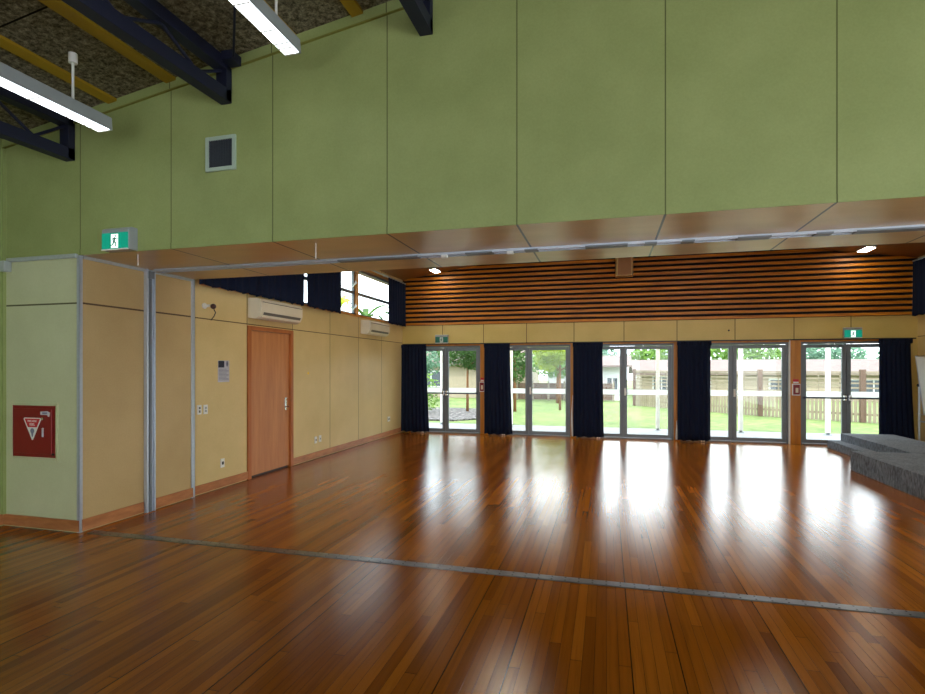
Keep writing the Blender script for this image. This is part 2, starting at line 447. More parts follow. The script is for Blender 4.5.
# metal trims of the pier: corner angle, end angle, sloping head strips, ceiling cornice
k = MB(); k.box(XN-.03, XN+.006, YH-.006, YH, 0, ZS-.001).box(XN, XN+.006, YH-.006, YH+.028, 0, ZS-.001); struct(k.build('trim_1', M['alu'], bevel=.002))
k = MB(); k.box(XN, XN+.014, YS-.045, YS+.012, 0, ZS).box(XN-.07, XN+.014, YS, YS+.012, 0, ZS); struct(k.build('trim_2', M['alu'], bevel=.002))
k = MB(); k.box(XN, XN+.02, YH+.03, YS-.045, ZS-.03, ZS-.001); struct(k.build('trim_3', M['alu_dull']))
k = MB(); k.prism([(XFL, zc(XFL)-.085), (XFR, zc(XFR)-.085), (XFR, zc(XFR)), (XFL, zc(XFL))], 'y', YH-.018, YH); struct(k.build('trim_4', M['green']))
k = MB(); k.prism([(XFL, zc(XFL)-.095), (XFR, zc(XFR)-.095), (XFR, zc(XFR)-.085), (XFL, zc(XFL)-.085)], 'y', YH-.02, YH); struct(k.build('trim_5', M['groove_shade']))  # olive strip, shade of a groove under the cornice put into colour
k = MB(); k.box(XFL, XFR, YH-.003, YH+.003, ZS-.001, ZS+.056); struct(k.build('trim_6', M['green']))
# corner mould where pier front meets the front-left wall
k = MB(); k.box(XFL, XFL+.03, YH-.03, YH, .12, zc(XFL)-.1); struct(k.build('trim_7', M['green']))

# partition jamb post (channel section) standing against the pier
t = thing('partition_post', (XN+.05, 4.885, 0), 'tall grooved aluminium jamb post against the pier side', 'post')
k = MB(); k.box(XN, XN+.05, 4.828, 4.845, 0, ZS).box(XN, XN+.05, 4.93, 4.945, 0, ZS).box(XN, XN+.028, 4.845, 4.93, 0, ZS); k.build('channel', M['alu'], t, bevel=.003)
k = MB(); k.box(XN+.028, XN+.039, 4.872, 4.90, 0, ZS-.1); k.build('seal_strip', M['doorframe'], t)
k = MB(); k.box(XN+.028, XN+.055, 4.85, 4.925, ZS-.10, ZS-.02); k.build('top_bracket', M['doorframe'], t, bevel=.004)

# partition track on the soffit
t = thing('partition_track', (.5, 4.92, ZS), 'long aluminium partition track with dark slots under the plywood soffit', 'ceiling track')
k = MB(); k.box(XN+.09, XR-.02, 4.88, 4.96, ZS-.015, ZS).box(XN+.09, XR-.02, 4.87, 4.88, ZS-.026, ZS).box(XN+.09, XR-.02, 4.96, 4.97, ZS-.026, ZS); k.build('rail', M['alu'], t, bevel=.002)
for a, b in ((-2.6, -1.75), (-1.28, -1.02), (-.72, -.6), (-.18, .18), (.32, .42), (.62, .72), (1.05, 1.3), (1.62, 1.74), (1.9, 2.9)):
    k = MB(); k.box(a, b, 4.866, 4.962, ZS-.029, ZS-.016); k.build('dark_slot', M['doorframe'], t)
for x in (-1.48, -.85):
    k = MB(); k.box(x-.03, x+.03, 4.85, 4.89, ZS-.055, ZS-.026); k.build('trolley', M['white'], t, bevel=.005)

# slatted timber lining above the lintel
t = struct(MB().prism([(XL, 2.665), (XR, 2.665), (XR, zb(XR)), (ZRIDGE_X, zb(ZRIDGE_X)), (XL, zb(XL))], 'y', YB-.002, YB+.02).build('wall_back_lining', M['slat_back']))
k = MB(); z = 2.675
while z < 4.55:
    def lim(zz):
        a = XL if zb(XL) > zz else (zz-3.83)/.145-4.95
        return max(a, XL), min(2*ZRIDGE_X-a if zb(XR) < zz else XR-.001, XR-.001)
    (l0, r0), (l1, r1) = lim(z), lim(z+.057)
    if l1 < r1: k.prism([(l0, z), (r0, z), (r1, z+.057), (l1, z+.057)], 'y', YB-.042, YB-.002)
    z += .113
so = k.build('slats', M['slat'], t, bevel=.003)

# ------------------------------------------------------------------ inner door, left wall
t = thing('door_6', (XL, 7.22, 0), 'flush orange timber door with dark frame in the left plywood wall', 'door', kind='structure')
k = MB(); k.box(XL-.12, XL+.022, DY0, DY0+.075, 0, DZ).box(XL-.12, XL+.022, DY1-.075, DY1, 0, DZ).box(XL-.12, XL+.022, DY0+.075, DY1-.075, DZ-.06, DZ); k.build('door_frame', M['doorjamb'], t, bevel=.004)
k = MB(); k.box(XL-.06, XL-.015, DY0+.08, DY1-.08, .03, DZ-.064); lf = k.build('door_leaf', M['door'], t, bevel=.002)
k = MB(); k.box(XL-.12, XL-.04, DY0+.076, DY1-.076, 0, .028); k.build('gap_shade_strip', M['black'], t)  # black strip standing in for the shade under the leaf
k = MB(); k.box(XL-.015, XL-.004, 7.60, 7.645, .93, 1.13); k.tube((XL-.01, 7.622, .985), (XL+.05, 7.622, .985), .011)
k.path([(XL+.05, 7.622, .985), (XL+.052, 7.585, .985), (XL+.045, 7.50, .978)], .010); k.ball((XL-.004, 7.622, 1.09), .014)
k.build('lever_handle', M['chrome'], t, bevel=.002)

# ------------------------------------------------------------------ glazed doors
def glazed_door(i, x0, x1, xm, label, bars):
    y0, y1 = YB+.02, YB+.11
    t = thing('door_%d' % (i+1), ((x0+x1)/2, YB+.06, 0), label, 'glazed double door', 'garden doors along the back wall', kind='structure')
    k = MB(); f = .035
    k.box(x0, x0+f, y0, y1, 0, 2.155).box(x1-f, x1, y0, y1, 0, 2.155).box(x0+f, x1-f, y0, y1, 2.11, 2.155).box(x0+f, x1-f, y0-.02, y1+.04, 0, .022)
    k.build('door_frame', M['doorframe'], t, bevel=.003)
    # timber reveal round the opening
    k = MB(); k.box(x0-.03, x1+.03, YB-.012, YB+.12, 2.155, 2.194); k.build('timber_head', M['jamb'], t, bevel=.002)
    for a, b, side in ((x0+f+.004, xm-.003, -1), (xm+.003, x1-f-.004, 1)):
        st = .078
        k = MB(); k.box(a, a+st, y0+.02, y1-.02, .028, 2.104).box(b-st, b, y0+.02, y1-.02, .028, 2.104).box(a+st, b-st, y0+.02, y1-.02, .028, .105).box(a+st, b-st, y0+.02, y1-.02, 2.03, 2.104)
        lf = k.build('door_leaf', M['doorframe'], t, bevel=.003)
        if side < 0:
            k = MB(); k.box(xm-.02, xm+.02, y1-.02, y1-.008, .028, 2.104); k.build('meeting_strip', M['doorframe'], lf)
        k = MB(); k.box(a+st, b-st, y0+.042, y0+.048, .105, 2.03); k.build('pane', M['glass'], lf)
        k = MB(); k.box(a+st, b-st, y0+.0395, y0+.0415, 1.0, 1.115); k.build('frosted_band', M['frost'], lf)
        if bars:
            k = MB(); k.bar((a+.02, y0-.045, .985), (b-.02, y0-.045, .985), .03, .032)
            for q in (a+.04, b-.04): k.box(q-.02, q+.02, y0-.045, y0+.02, .965, 1.005)
            k.build('crash_bar', M['bar'], lf, bevel=.004)
            q = b-.04 if side < 0 else a+.04
            k = MB(); k.box(q-.028, q+.028, y0-.05, y0+.02, .93, 1.05); k.build('latch', M['chrome'], lf, bevel=.006)
        elif side > 0:
            q = a+.035
            k = MB(); k.box(q-.02, q+.02, y0+.004, y0+.02, .98, 1.15).tube((q, y0+.01, 1.04), (q, y0-.04, 1.04), .01).path([(q, y0-.04, 1.04), (q+.09, y0-.042, 1.04)], .009)
            k.build('lever_handle', M['white'], lf, bevel=.003)
    return t
M['bar'] = plain('dark_blue_bar', (44, 52, 72), .4)
DL = ['glazed double door with crash bars at the left corner, trees outside',
      'second glazed double door from the left, lawn and leafy trees outside',
      'middle glazed double door, white veranda post left of its frame edge outside',
      'fourth glazed double door from the left, beside the wide timber jamb',
      'glazed double door with crash bars behind the carpeted stage']
for i, (x0, x1, xm) in enumerate(BAYS): glazed_door(i, x0, x1, xm, DL[i], i in (0, 4))
for n, (a, b) in enumerate(((-4.80, -4.76), (-2.96, -2.77), (-.805, -.68), (1.45, 1.58), (3.75, 3.945), (5.66, 5.70))):
    k = MB(); k.box(a, b, YB-.02, YB+.13, 0, 2.195)
    if n == 4: k.box(3.835, 3.86, YB-.032, YB-.02, 0, 2.155)
    struct(k.build('trim_%d' % (8+n), M['jamb'], bevel=.003))
struct(MB().box(3.725, 3.75, YB-.015, YB+.1, 0, 2.194).build('trim_14', M['white']))

# ------------------------------------------------------------------ clerestory window, left
t = thing('window_1', (XL, 9.05, WZ0), 'high clerestory window with louvred vents in the left wall', 'window', kind='structure')
k = MB(); k.box(XL-.15, XL+.03, WY0-.02, WY1+.02, WZ0-.035, WZ0); k.build('timber_sill', M['jamb'], t, bevel=.003)
k = MB()
for y in (WY0+.02, 8.1, 10.23, WY1-.02): k.box(XL-.13, XL-.01, y-.03, y+.03, WZ0, WZ1)
k.box(XL-.13, XL-.01, WY0, WY1, WZ1-.05, WZ1); k.build('timber_mullions', M['jamb'], t, bevel=.003)
ys = (WY0+.02, 8.1, 10.23, WY1-.02)
for a, b in zip(ys, ys[1:]):
    a += .03; b -= .03
    k = MB(); y = (XL-.12, XL-.07)
    k.box(*y, a, a+.05, WZ0, WZ1-.05).box(*y, b-.05, b, WZ0, WZ1-.05).box(*y, a, b, WZ0, WZ0+.045).box(*y, a, b, 3.14, 3.20).box(*y, a, b, WZ1-.1, WZ1-.05)
    sh = k.build('sash', M['doorframe'], t, bevel=.002)
    k = MB(); k.box(XL-.097, XL-.092, a+.05, b-.05, WZ0+.045, 3.14).box(XL-.097, XL-.092, a+.05, b-.05, 3.20, WZ1-.1); k.build('pane', M['glass'], sh)
    k = MB()
    for z in (2.80, 3.28):
        k.path([(XL-.08, b-.06, z), (XL+.0, b-.13, z+.05), (XL-.02, b-.05, z+.12)], .010)
        k.path([(XL-.08, b-.04, z+.02), (XL-.0, b-.03, z+.1)], .012)
    k.build('stay', M['white'], sh)
t = thing('window_2', (XR, 10.9, WZ0), 'high clerestory window behind the curtain in the right wall', 'window', kind='structure')
k = MB(); k.box(XR+.01, XR+.13, RY0, RY0+.05, WZ0, WZ1).box(XR+.01, XR+.13, RY1-.05, RY1, WZ0, WZ1).box(XR+.01, XR+.13, RY0, RY1, WZ0, WZ0+.05).box(XR+.01, XR+.13, RY0, RY1, WZ1-.05, WZ1).box(XR+.01, XR+.13, 10.87, 10.93, WZ0, WZ1)
k.build('window_frame', M['jamb'], t); MB().box(XR+.06, XR+.066, RY0+.05, RY1-.05, WZ0+.05, WZ1-.05).build('pane', M['glass'], t)

# ------------------------------------------------------------------ curtains
def curtain_mesh(p0, p1, out, z0, z1, folds, amp, flare0=0, flare1=0, seed=0, zt0=None, zt1=None, curl=0):
    """hanging pleated cloth between plan points p0 and p1 (top), bottom edges shifted by the flares"""
    R = random.Random(seed); p0, p1, out = Vector(p0), Vector(p1), Vector(out)
    d = p1-p0; L = d.length; d.normalize()
    nu, nv = folds*8, 14
    ph = [R.uniform(-.6, .6) for _ in range(folds+2)]; am = [R.uniform(.65, 1.25) for _ in range(folds+2)]
    vs = []
    for j in range(nv+1):
        v = j/nv
        for i in range(nu+1):
            u = i/nu
            f0, f1 = flare0*(v**1.5), flare1*(v**1.5)
            s = (u*L) - f0*(1-u) + f1*u
            k = u*folds; kk = int(min(k, folds-1))
            a = amp*(am[kk]*(1-(k-kk))+am[kk+1]*(k-kk))*(.55+.45*v)
            w = a*math.sin(2*PI*k+ph[kk]*v*.8) + .35*a*math.sin(4*PI*k+ph[kk+1]*3)*(1-v)
            top = (zt0+(zt1-zt0)*u) if zt0 is not None else z1
            hem = z0 + .012*math.sin(2*PI*k*.5+ph[kk])
            z = top+(hem-top)*v
            back = 0
            if curl and u > 1-.12: back = -curl*((u-(1-.12))/.12)**1.5
            P = p0+d*s+out*(w+back)
            vs.append((P.x, P.y, z))
    fs = [(j*(nu+1)+i, j*(nu+1)+i+1, (j+1)*(nu+1)+i+1, (j+1)*(nu+1)+i) for j in range(nv) for i in range(nu)]
    m = MB(); m.add(vs, fs); return m
CG = 'floor length navy curtains along the garden doors'
YC = 12.60
CURT = [(-4.95, -4.32, .02, .08, 'navy floor length curtain in the far left corner, left of the first garden door', 0),
        (-2.83, -2.22, .0, .06, 'navy floor length curtain between the first and second garden doors', 1),
        (-.735, -.085, .0, .03, 'navy floor length curtain between the second and middle garden doors', 1),
        (1.51, 2.185, .0, .0, 'navy floor length curtain between the middle and fourth garden doors', 1),
        (5.30, 5.86, .0, .08, 'navy floor length curtain behind the stage in the far right corner', 0)]
for i, (a, b, f0, f1, lab, ln) in enumerate(CURT):
    t = thing('curtain', ((a+b)/2, YC, 0), lab, 'curtain', CG)
    m = curtain_mesh((a, YC, 0), (b, YC, 0), (0, -1, 0), .025, 2.155, 7, .028, f0, f1, 10+i, curl=.05)
    m.build('drape', M['curtain'], t, smooth=True, solid=.006)
    m = curtain_mesh((a-.01, YC-.004, 0), (b+.01, YC-.004, 0), (0, -1, 0), 2.10, 2.185, 14, .02, 0, 0, 30+i)
    m.build('heading_tape', M['curtain'], t, smooth=True, solid=.006)
    if ln and i != 1:
        m = MB(); n = 12; vs = []
        for j in range(n+1):
            v = j/n; w = .005+.038*math.sin(v*PI*.55)**1.5
            x = a-.012+.0*v - (.02*math.sin(v*PI) if i == 2 else 0)
            z = (.95 if i == 2 else .42)*(1-v)+.03
            vs += [(x-w*.6, YC+.035, z), (x+w*.4, YC+.02, z)]
        m.add(vs, [(2*j, 2*j+1, 2*j+3, 2*j+2) for j in range(n)]); m.build('lining_edge', M['lining'], t, smooth=True, solid=.003)
    m = MB(); hx = {0: -4.42, 1: -2.38, 2: -.19, 3: 2.0, 4: 5.7}[i]
    for q in (0, .045): m.box(hx-.02+q, hx+.012+q, YC-.03, YC-.022, .012, .035)
    m.build('hem_tag', M['white'], t)
t = thing('curtain_track', (.5, 12.66, 2.19), 'long dark curtain track along the lintel above the garden doors', 'curtain track')
k = MB(); k.box(-4.95, 5.95, 12.640, 12.668, 2.186, 2.21); k.build('rail', M['black'], t)
for x in (-4.5, -2.85, -.72, 1.5, 3.84, 5.8):
    k = MB(); k.box(x-.02, x+.02, 12.668, YB, 2.198, 2.206); k.build('bracket', M['black'], t)
HG = 'short navy curtains over the left clerestory window'
XC = XL+.11
for a, b, lab, sd in ((5.585, 7.97, 'wide short navy curtain above the inner timber door, nearest the pier', 51),
                      (8.06, 9.27, 'short navy curtain left of the uncovered clerestory panes', 52),
                      (11.56, 12.66, 'short navy curtain in the far left corner beside the slatted wall', 53)):
    t = thing('curtain', (XC, (a+b)/2, 2.64), lab, 'curtain', HG)
    m = curtain_mesh((XC, a, 0), (XC, b, 0), (1, 0, 0), 2.645, 3.70, int((b-a)*7), .024, 0, 0, sd); m.build('drape', M['curtain'], t, smooth=True, solid=.006)
t = thing('curtain_track', (XC, 9.1, 3.70), 'curtain track above the left clerestory window', 'curtain track')
MB().box(XC-.012, XC+.012, 5.62, 12.66, 3.70, 3.725).build('rail', M['alu_dull'], t)
for y in (6, 8.02, 9.9, 11.5): MB().box(XL, XC, y-.012, y+.012, 3.71, 3.72).build('bracket', M['alu_dull'], t)
t = thing('curtain', (XR-.12, 11, 2.64), 'short navy curtain high on the right wall at the picture edge', 'curtain')
m = curtain_mesh((XR-.12, 9.4, 0), (XR-.12, 12.66, 0), (-1, 0, 0), 2.64, 3.72, 22, .024, 0, 0, 61); m.build('drape', M['curtain'], t, smooth=True, solid=.006)
MB().box(XR-.13, XR, 9.4, 12.66, 3.725, 3.745).build('rail', M['alu_dull'], t)

# ------------------------------------------------------------------ air conditioners
def aircon(y0, y1, label):
    t = thing('air_conditioner', (XL, (y0+y1)/2, 2.31), label, 'air conditioner', 'wall air conditioners')
    prof = [(XL, 2.33), (XL+.12, 2.31), (XL+.19, 2.345), (XL+.225, 2.42), (XL+.225, 2.56), (XL+.20, 2.60), (XL+.03, 2.615), (XL, 2.61)]
    k = MB(); k.prism(prof, 'y', y0, y1); k.build('casing', M['offwhite'], t, bevel=.006)
    k = MB(); k.box(XL+.22, XL+.232, y0+.03, y1-.03, 2.43, 2.545); k.build('front_panel', M['offwhite'], t, bevel=.004)
    k = MB(); k.prism([(XL+.13, 2.315), (XL+.188, 2.342), (XL+.222, 2.412), (XL+.228, 2.408), (XL+.196, 2.335), (XL+.135, 2.306)], 'y', y0+.05, y1-.05); k.build('outlet_flap', M['offwhite'], t)
    k = MB(); k.prism([(XL+.205, 2.372), (XL+.223, 2.41), (XL+.23, 2.407), (XL+.212, 2.368)], 'y', y0+.06, y1-.06); k.build('outlet_slot', M['warmgrey'], t)
    k = MB(); k.box(XL+.222, XL+.2345, y0+.03, y1-.03, 2.548, 2.556); k.build('shadow_line', M['warmgrey'], t)
aircon(6.66, 7.74, 'cream wall air conditioner directly above the inner timber door')
aircon(10.33, 11.36, 'cream wall air conditioner below the clerestory panes near the far corner')

# ------------------------------------------------------------------ exit signs
def man(m, cx, y, z0, s, flip=1):
    """running figure, drawn as flat prisms in the XZ plane"""
    def seg(a, b, w):
        ax, az = cx+flip*a[0]*s, z0+a[1]*s; bx, bz = cx+flip*b[0]*s, z0+b[1]*s
        d = math.hypot(bx-ax, bz-az); nx, nz = -(bz-az)/d*w*s/2, (bx-ax)/d*w*s/2
        m.prism([(ax+nx, az+nz), (bx+nx, bz+nz), (bx-nx, bz-nz), (ax-nx, az-nz)], 'y', y-.0015, y)
    m.prism([(cx+flip*.08*s+.075*s*math.cos(q*PI/5), z0+.88*s+.075*s*math.sin(q*PI/5)) for q in range(10)], 'y', y-.0015, y)
    for a, b, w in (((.03, .78), (-.05, .45), .17), ((.04, .74), (.22, .62), .07), ((.22, .62), (.30, .70), .06), ((.0, .74), (-.2, .66), .07), ((-.2, .66), (-.24, .5), .06),
                    ((-.03, .47), (.14, .33), .11), ((.14, .33), (.10, .06), .09), ((-.06, .47), (-.14, .25), .11), ((-.14, .25), (-.34, .16), .09)): seg(a, b, w)
def exit_sign(x0, x1, z0, z1, ywall, depth, label, lit, loc_z):
    t = thing('exit_sign', ((x0+x1)/2, ywall, z0), label, 'exit sign', 'green exit signs')
    yf = ywall-depth; h = z1-z0; g, wh = (M['signgreen'], M['signwhite']) if lit else (M['signgreen_dim'], M['signwhite_dim'])
    k = MB(); k.prism([(yf, z0), (ywall, z0), (ywall, z1), (yf+depth*.35, z1), (yf, z1-h*.08)], 'x', x0, x1); k.build('housing', M['fixture'], t, bevel=.006)
    k = MB(); k.box(x0+.008, x1-.008, yf-.006, yf, z0+h*.04, z1-h*.26); k.build('face', g, t)
    xm = (x0+x1)/2; dw = (x1-x0)*.125
    k = MB(); k.box(xm-dw, xm+dw, yf-.008, yf-.006, z0+h*.08, z1-h*.32); d = k.build('doorway', wh, t)
    k = MB(); man(k, xm, yf-.008, z0+h*.09, h*.57); k.build('running_man', M['signgreen_dim'], t)
    k = MB(); k.box(x0+.006, x1-.006, yf-.012, yf+.004, z0-.004, z0+h*.04); k.build('lower_lip', M['white'], t)
    return t
exit_sign(-4.56, -4.245, 2.70, 2.912, YH, .10, 'large green running man exit sign on the bulkhead at the left', True, 0)
exit_sign(-4.10, -3.765, 2.222, 2.43, YB, .06, 'dim green exit sign over the first garden door at the far left', False, 0)
exit_sign(4.715, 5.045, 2.222, 2.44, YB, .06, 'bright green exit sign over the last garden door behind the stage', True, 0)

# ------------------------------------------------------------------ manual call points
for x, lab in ((3.845, 'red fire call point on the wide jamb between the last two garden doors'), (-2.905, 'red fire call point beside the second curtain from the left')):
    w = .05 if x < 0 else .062
    t = thing('call_point', (x, YB-.02, 1.0), lab, 'fire call point', 'fire alarm call points')
    k = MB(); k.box(x-w-.012, x+w+.012, YB-.075, YB-.032, 1.03, 1.275); k.build('back_box', M['white'], t, bevel=.006)
    k = MB(); k.box(x-w, x+w, YB-.09, YB-.075, 1.05, 1.255); k.build('red_cover', M['red'], t, bevel=.006)
    k = MB(); k.box(x-.02, x+.03, YB-.095, YB-.09, 1.09, 1.19); k.build('break_glass', M['yellowglass'] if 'yellowglass' in M else M['offwhite'], t)
    k = MB(); k.box(x-w+.01, x+w-.01, YB-.04, YB-.034, 1.285, 1.37); k.build('sign_plate', M['signred'], t)
    k = MB(); k.box(x-w+.012, x+w-.012, YB-.0415, YB-.04, 1.287, 1.318); k.build('sign_legend', M['white'], t)

# ------------------------------------------------------------------ vent grille
t = thing('vent_grille', (-3.32, YH, 3.36), 'square pale framed vent grille high on the green bulkhead', 'vent')
k = MB(); a, b, c, d, f = -3.478, -3.165, 3.362, 3.67, .034
k.box(a, a+f, YH-.022, YH, c, d).box(b-f, b, YH-.022, YH, c, d).box(a+f, b-f, YH-.022, YH, c, c+f).box(a+f, b-f, YH-.022, YH, d-f, d); k.build('frame', M['ventframe'], t, bevel=.003)
k = MB(); k.box(a+f, b-f, YH-.004, YH-.001, c+f, d-f); k.build('backing', M['black'], t)
k = MB()
for i in range(14):
    x = a+f+(b-a-2*f)*(i+.5)/14; k.box(x-.004, x+.004, YH-.014, YH-.004, c+f, d-f)
for i in range(18):
    z = c+f+(d-c-2*f)*(i+.5)/18; k.box(a+f, b-f, YH-.012, YH-.006, z-.002, z+.002)
k.build('mesh', M['grille'], t)

# ------------------------------------------------------------------ fire hose cabinet
cx0, cx1, cz0, cz1 = -5.80, -5.235, .715, 1.228
t = thing('fire_hose_cabinet', ((cx0+cx1)/2, YH, cz0), 'flush red fire hose cabinet with triangle label in the pier front', 'fire hose cabinet')
k = MB(); f = .03
k.box(cx0-f, cx0, YH-.014, YH, cz0-f, cz1+f).box(cx1, cx1+f, YH-.014, YH, cz0-f, cz1+f).box(cx0, cx1, YH-.014, YH, cz0-f, cz0).box(cx0, cx1, YH-.014, YH, cz1, cz1+f); k.build('surround', M['nibfront'], t, bevel=.003)
k = MB(); k.box(cx0, cx1, YH-.008, YH+.02, cz0, cz1); k.build('body', M['red'], t)
k = MB(); k.box(cx0+.02, cx1-.045, YH-.018, YH-.008, cz0+.035, cz1-.03); dr = k.build('door_panel', M['red'], t, bevel=.004)
tx, tz = -5.525, 1.095
k = MB(); k.prism([(tx-.115, tz), (tx-.10, tz+.012), (tx+.10, tz+.012), (tx+.115, tz), (tx+.006, tz-.21), (tx-.006, tz-.21)], 'y', YH-.0195, YH-.018); lb = k.build('triangle_label', M['white'], t)
k = MB(); k.prism([(tx-.10, tz-.002), (tx-.096, tz+.003), (tx+.096, tz+.003), (tx+.10, tz-.002), (tx+.058, tz-.082), (tx-.058, tz-.082)], 'y', YH-.0205, YH-.0195); k.build('red_field', M['signred'], lb)
k = MB()
k.tube((tx, YH-.0205, tz-.118), (tx, YH-.0195, tz-.118), .026, 16); k.prism([(tx-.02, tz-.115), (tx+.02, tz-.115), (tx+.006, tz-.178), (tx-.006, tz-.178)], 'y', YH-.0204, YH-.0196)
k.build('hose_symbol', M['greyink'], lb)
def text(body, loc, size, mat, parent, name='lettering', rot=(PI/2, 0, 0), align='CENTER'):
    c = bpy.data.curves.new(name, 'FONT'); c.body = body; c.size = size; c.align_x = align; c.align_y = 'CENTER'; c.extrude = .0006
    o = bpy.data.objects.new(name, c); COL.objects.link(o); c.materials.append(mat)
    me = bpy.data.meshes.new_from_object(o.evaluated_get(bpy.context.evaluated_depsgraph_get()))
    bpy.data.objects.remove(o)
    o = bpy.data.objects.new(name, me); COL.objects.link(o)
    o.parent = parent; o.location = Vector(loc)-ORIG[parent.name]; o.rotation_euler = rot; return o
text('FIRE HOSE', (tx, YH-.0215, tz-.022), .026, M['white'], lb)
text('REEL', (tx, YH-.0215, tz-.055), .034, M['white'], lb)
k = MB(); k.prism([(-5.42, 1.14), (-5.42, 1.17), (-5.33, 1.175), (-5.295, 1.16), (-5.305, 1.125), (-5.322, 1.12), (-5.33, 1.138)], 'y', YH-.02, YH-.018); st = k.build('torn_sticker', M['paper'], t)
k = MB(); k.box(-5.395, -5.33, YH-.021, YH-.02, 1.146, 1.164); k.build('sticker_print', M['greyink'], st)
k = MB(); k.tube((-5.385, YH-.018, 1.10), (-5.385, YH-.03, 1.10), .014, 14); k.build('lock', M['chrome'], t)
k = MB(); k.box(-5.393, -5.376, YH-.03, YH-.018, .92, 1.01); k.build('pull_handle', M['paper'], t, bevel=.004)
k = MB(); k.box(-5.288, -5.253, YH-.012, YH-.008, .74, .76); k.build('maker_plate', M['black'], t)

# conduit and junction box across the pier front
t = thing('conduit', (-5.42, YH, ZS-.03), 'grey metal conduit with junction box across the top of the pier front', 'conduit')
k = MB(); k.box(XFL+.07, XN-.01, YH-.036, YH, ZS-.028, ZS+.012); k.build('pipe', M['alu_dull'], t, bevel=.01)
k = MB(); k.box(XFL+.035, XFL+.105, YH-.075, YH-.001, ZS-.125, ZS-.02); k.build('junction_box', M['alu_dull'], t, bevel=.006)

# pull cords hanging from the bulkhead edge
for x, y, L, lab in ((-4.37, 4.20, .095, 'thin pale cord hanging from the soffit beside the large exit sign'), (-2.48, 4.25, .115, 'thin pale cord hanging from the soffit right of the vent grille')):
    k = MB(); k.tube((x, y, ZS-L), (x, y, ZS), .004, 6).tube((x, y, ZS-L-.012), (x, y, ZS-L), .006, 6)
    tag(recentre(k.build('pull_cord', M['white'])), lab, 'cord', 'cords hanging from the soffit')

# ------------------------------------------------------------------ small things on the left wall
t = thing('security_sensor', (XL, 5.81, 2.37), 'small white wall sensor with dark dome and hanging cable', 'sensor')
k = MB(); k.tube((XL-.01, 5.79, 2.40), (XL+.02, 5.79, 2.40), .038, 14); k.build('base', M['white'], t, bevel=.004)
k = MB(); k.tube((XL+.02, 5.79, 2.40), (XL+.07, 5.81, 2.40), .018, 8); k.build('arm', M['white'], t)
k = MB(); k.ball((XL+.10, 5.84, 2.395), .036); k.build('dome', plain('dark_red_dome', (52, 18, 22), .3), t, smooth=True)
k = MB(); k.path([(XL+.10, 5.85, 2.36), (XL+.11, 5.87, 2.32), (XL+.09, 5.865, 2.27), (XL+.05, 5.855, 2.22)], .006, 6); k.build('cable', M['black'], t)

t = thing('notice', (XL, 6.15, 1.42), 'paper notice with navy header on the plywood left of the timber door', 'notice')
x = XL+.003
k = MB(); k.box(XL-.004, x, 6.045, 6.265, 1.415, 1.705); k.build('sheet', M['paper'], t)
k = MB(); k.box(x, x+.001, 6.05, 6.165, 1.61, 1.70); k.build('header_block', M['ink'], t)
k = MB(); k.tube((x, 6.22, 1.66), (x+.001, 6.22, 1.66), .022, 14).box(x, x+.001, 6.207, 6.233, 1.625, 1.695); k.build('emblem', M['greyink'], t)
k = MB()
for i in range(9): k.box(x, x+.001, 6.06, 6.06+(.19 if i % 3 else .15), 1.585-i*.018, 1.592-i*.018)
k.build('text_lines', M['greyink'], t)

def plate(name, y, z, w, h, label, cat, grp, bits):
    t = thing(name, (XL, y, z-h/2), label, cat, grp)
    k = MB(); k.box(XL, XL+.012, y-w/2, y+w/2, z-h/2, z+h/2); k.build('plate', M['white'], t, bevel=.003)
    for dy, dz, bw, bh, mt in bits:
        k = MB(); k.box(XL+.012, XL+.018, y+dy-bw/2, y+dy+bw/2, z+dz-bh/2, z+dz+bh/2); k.build('rocker' if cat == 'light switch' else 'socket', M[mt], t)
plate('light_switch', 5.70, 1.075, .072, .118, 'white double light switch beside the aluminium pier edge', 'light switch', 'switches by the pier', [(0, .022, .022, .03, 'warmgrey'), (0, -.022, .022, .03, 'warmgrey')])
plate('light_switch', 5.81, 1.072, .072, .118, 'white light switch nearer the timber door than its twin', 'light switch', 'switches by the pier', [(0, .02, .02, .028, 'fixture'), (0, -.02, .02, .028, 'fixture')])
plate('power_outlet', 6.125, .33, .075, .118, 'low white power outlet left of the timber door', 'power outlet', 'outlets on the left wall', [(0, .0, .03, .04, 'black')])
plate('power_outlet', 8.52, .33, .075, .118, 'low white power outlet first right of the timber door', 'power outlet', 'outlets on the left wall', [(0, .0, .022, .03, 'warmgrey')])
plate('power_outlet', 8.67, .335, .075, .118, 'low white power outlet second right of the timber door', 'power outlet', 'outlets on the left wall', [(0, .0, .022, .03, 'fixture')])
plate('power_outlet', 11.83, .40, .14, .118, 'white power outlet near the far left corner curtain', 'power outlet', 'outlets on the left wall', [(.03, .0, .03, .04, 'fixture'), (-.03, 0, .03, .04, 'fixture')])
k = MB(); k.tube((XL-.004, 8.28, 1.515), (XL+.003, 8.28, 1.515), .022, 16); tag(recentre(k.build('sticker', M['yellow'])), 'round yellow dot sticker on the plywood right of the timber door', 'sticker')
k = MB(); k.tube((2.56, YB+.02, 2.42), (2.56, YB-.03, 2.42), .014, 10).ball((2.56, YB-.035, 2.42), .018); tag(recentre(k.build('hook', M['black'])), 'small dark hook on the lintel above the fourth garden door', 'hook')

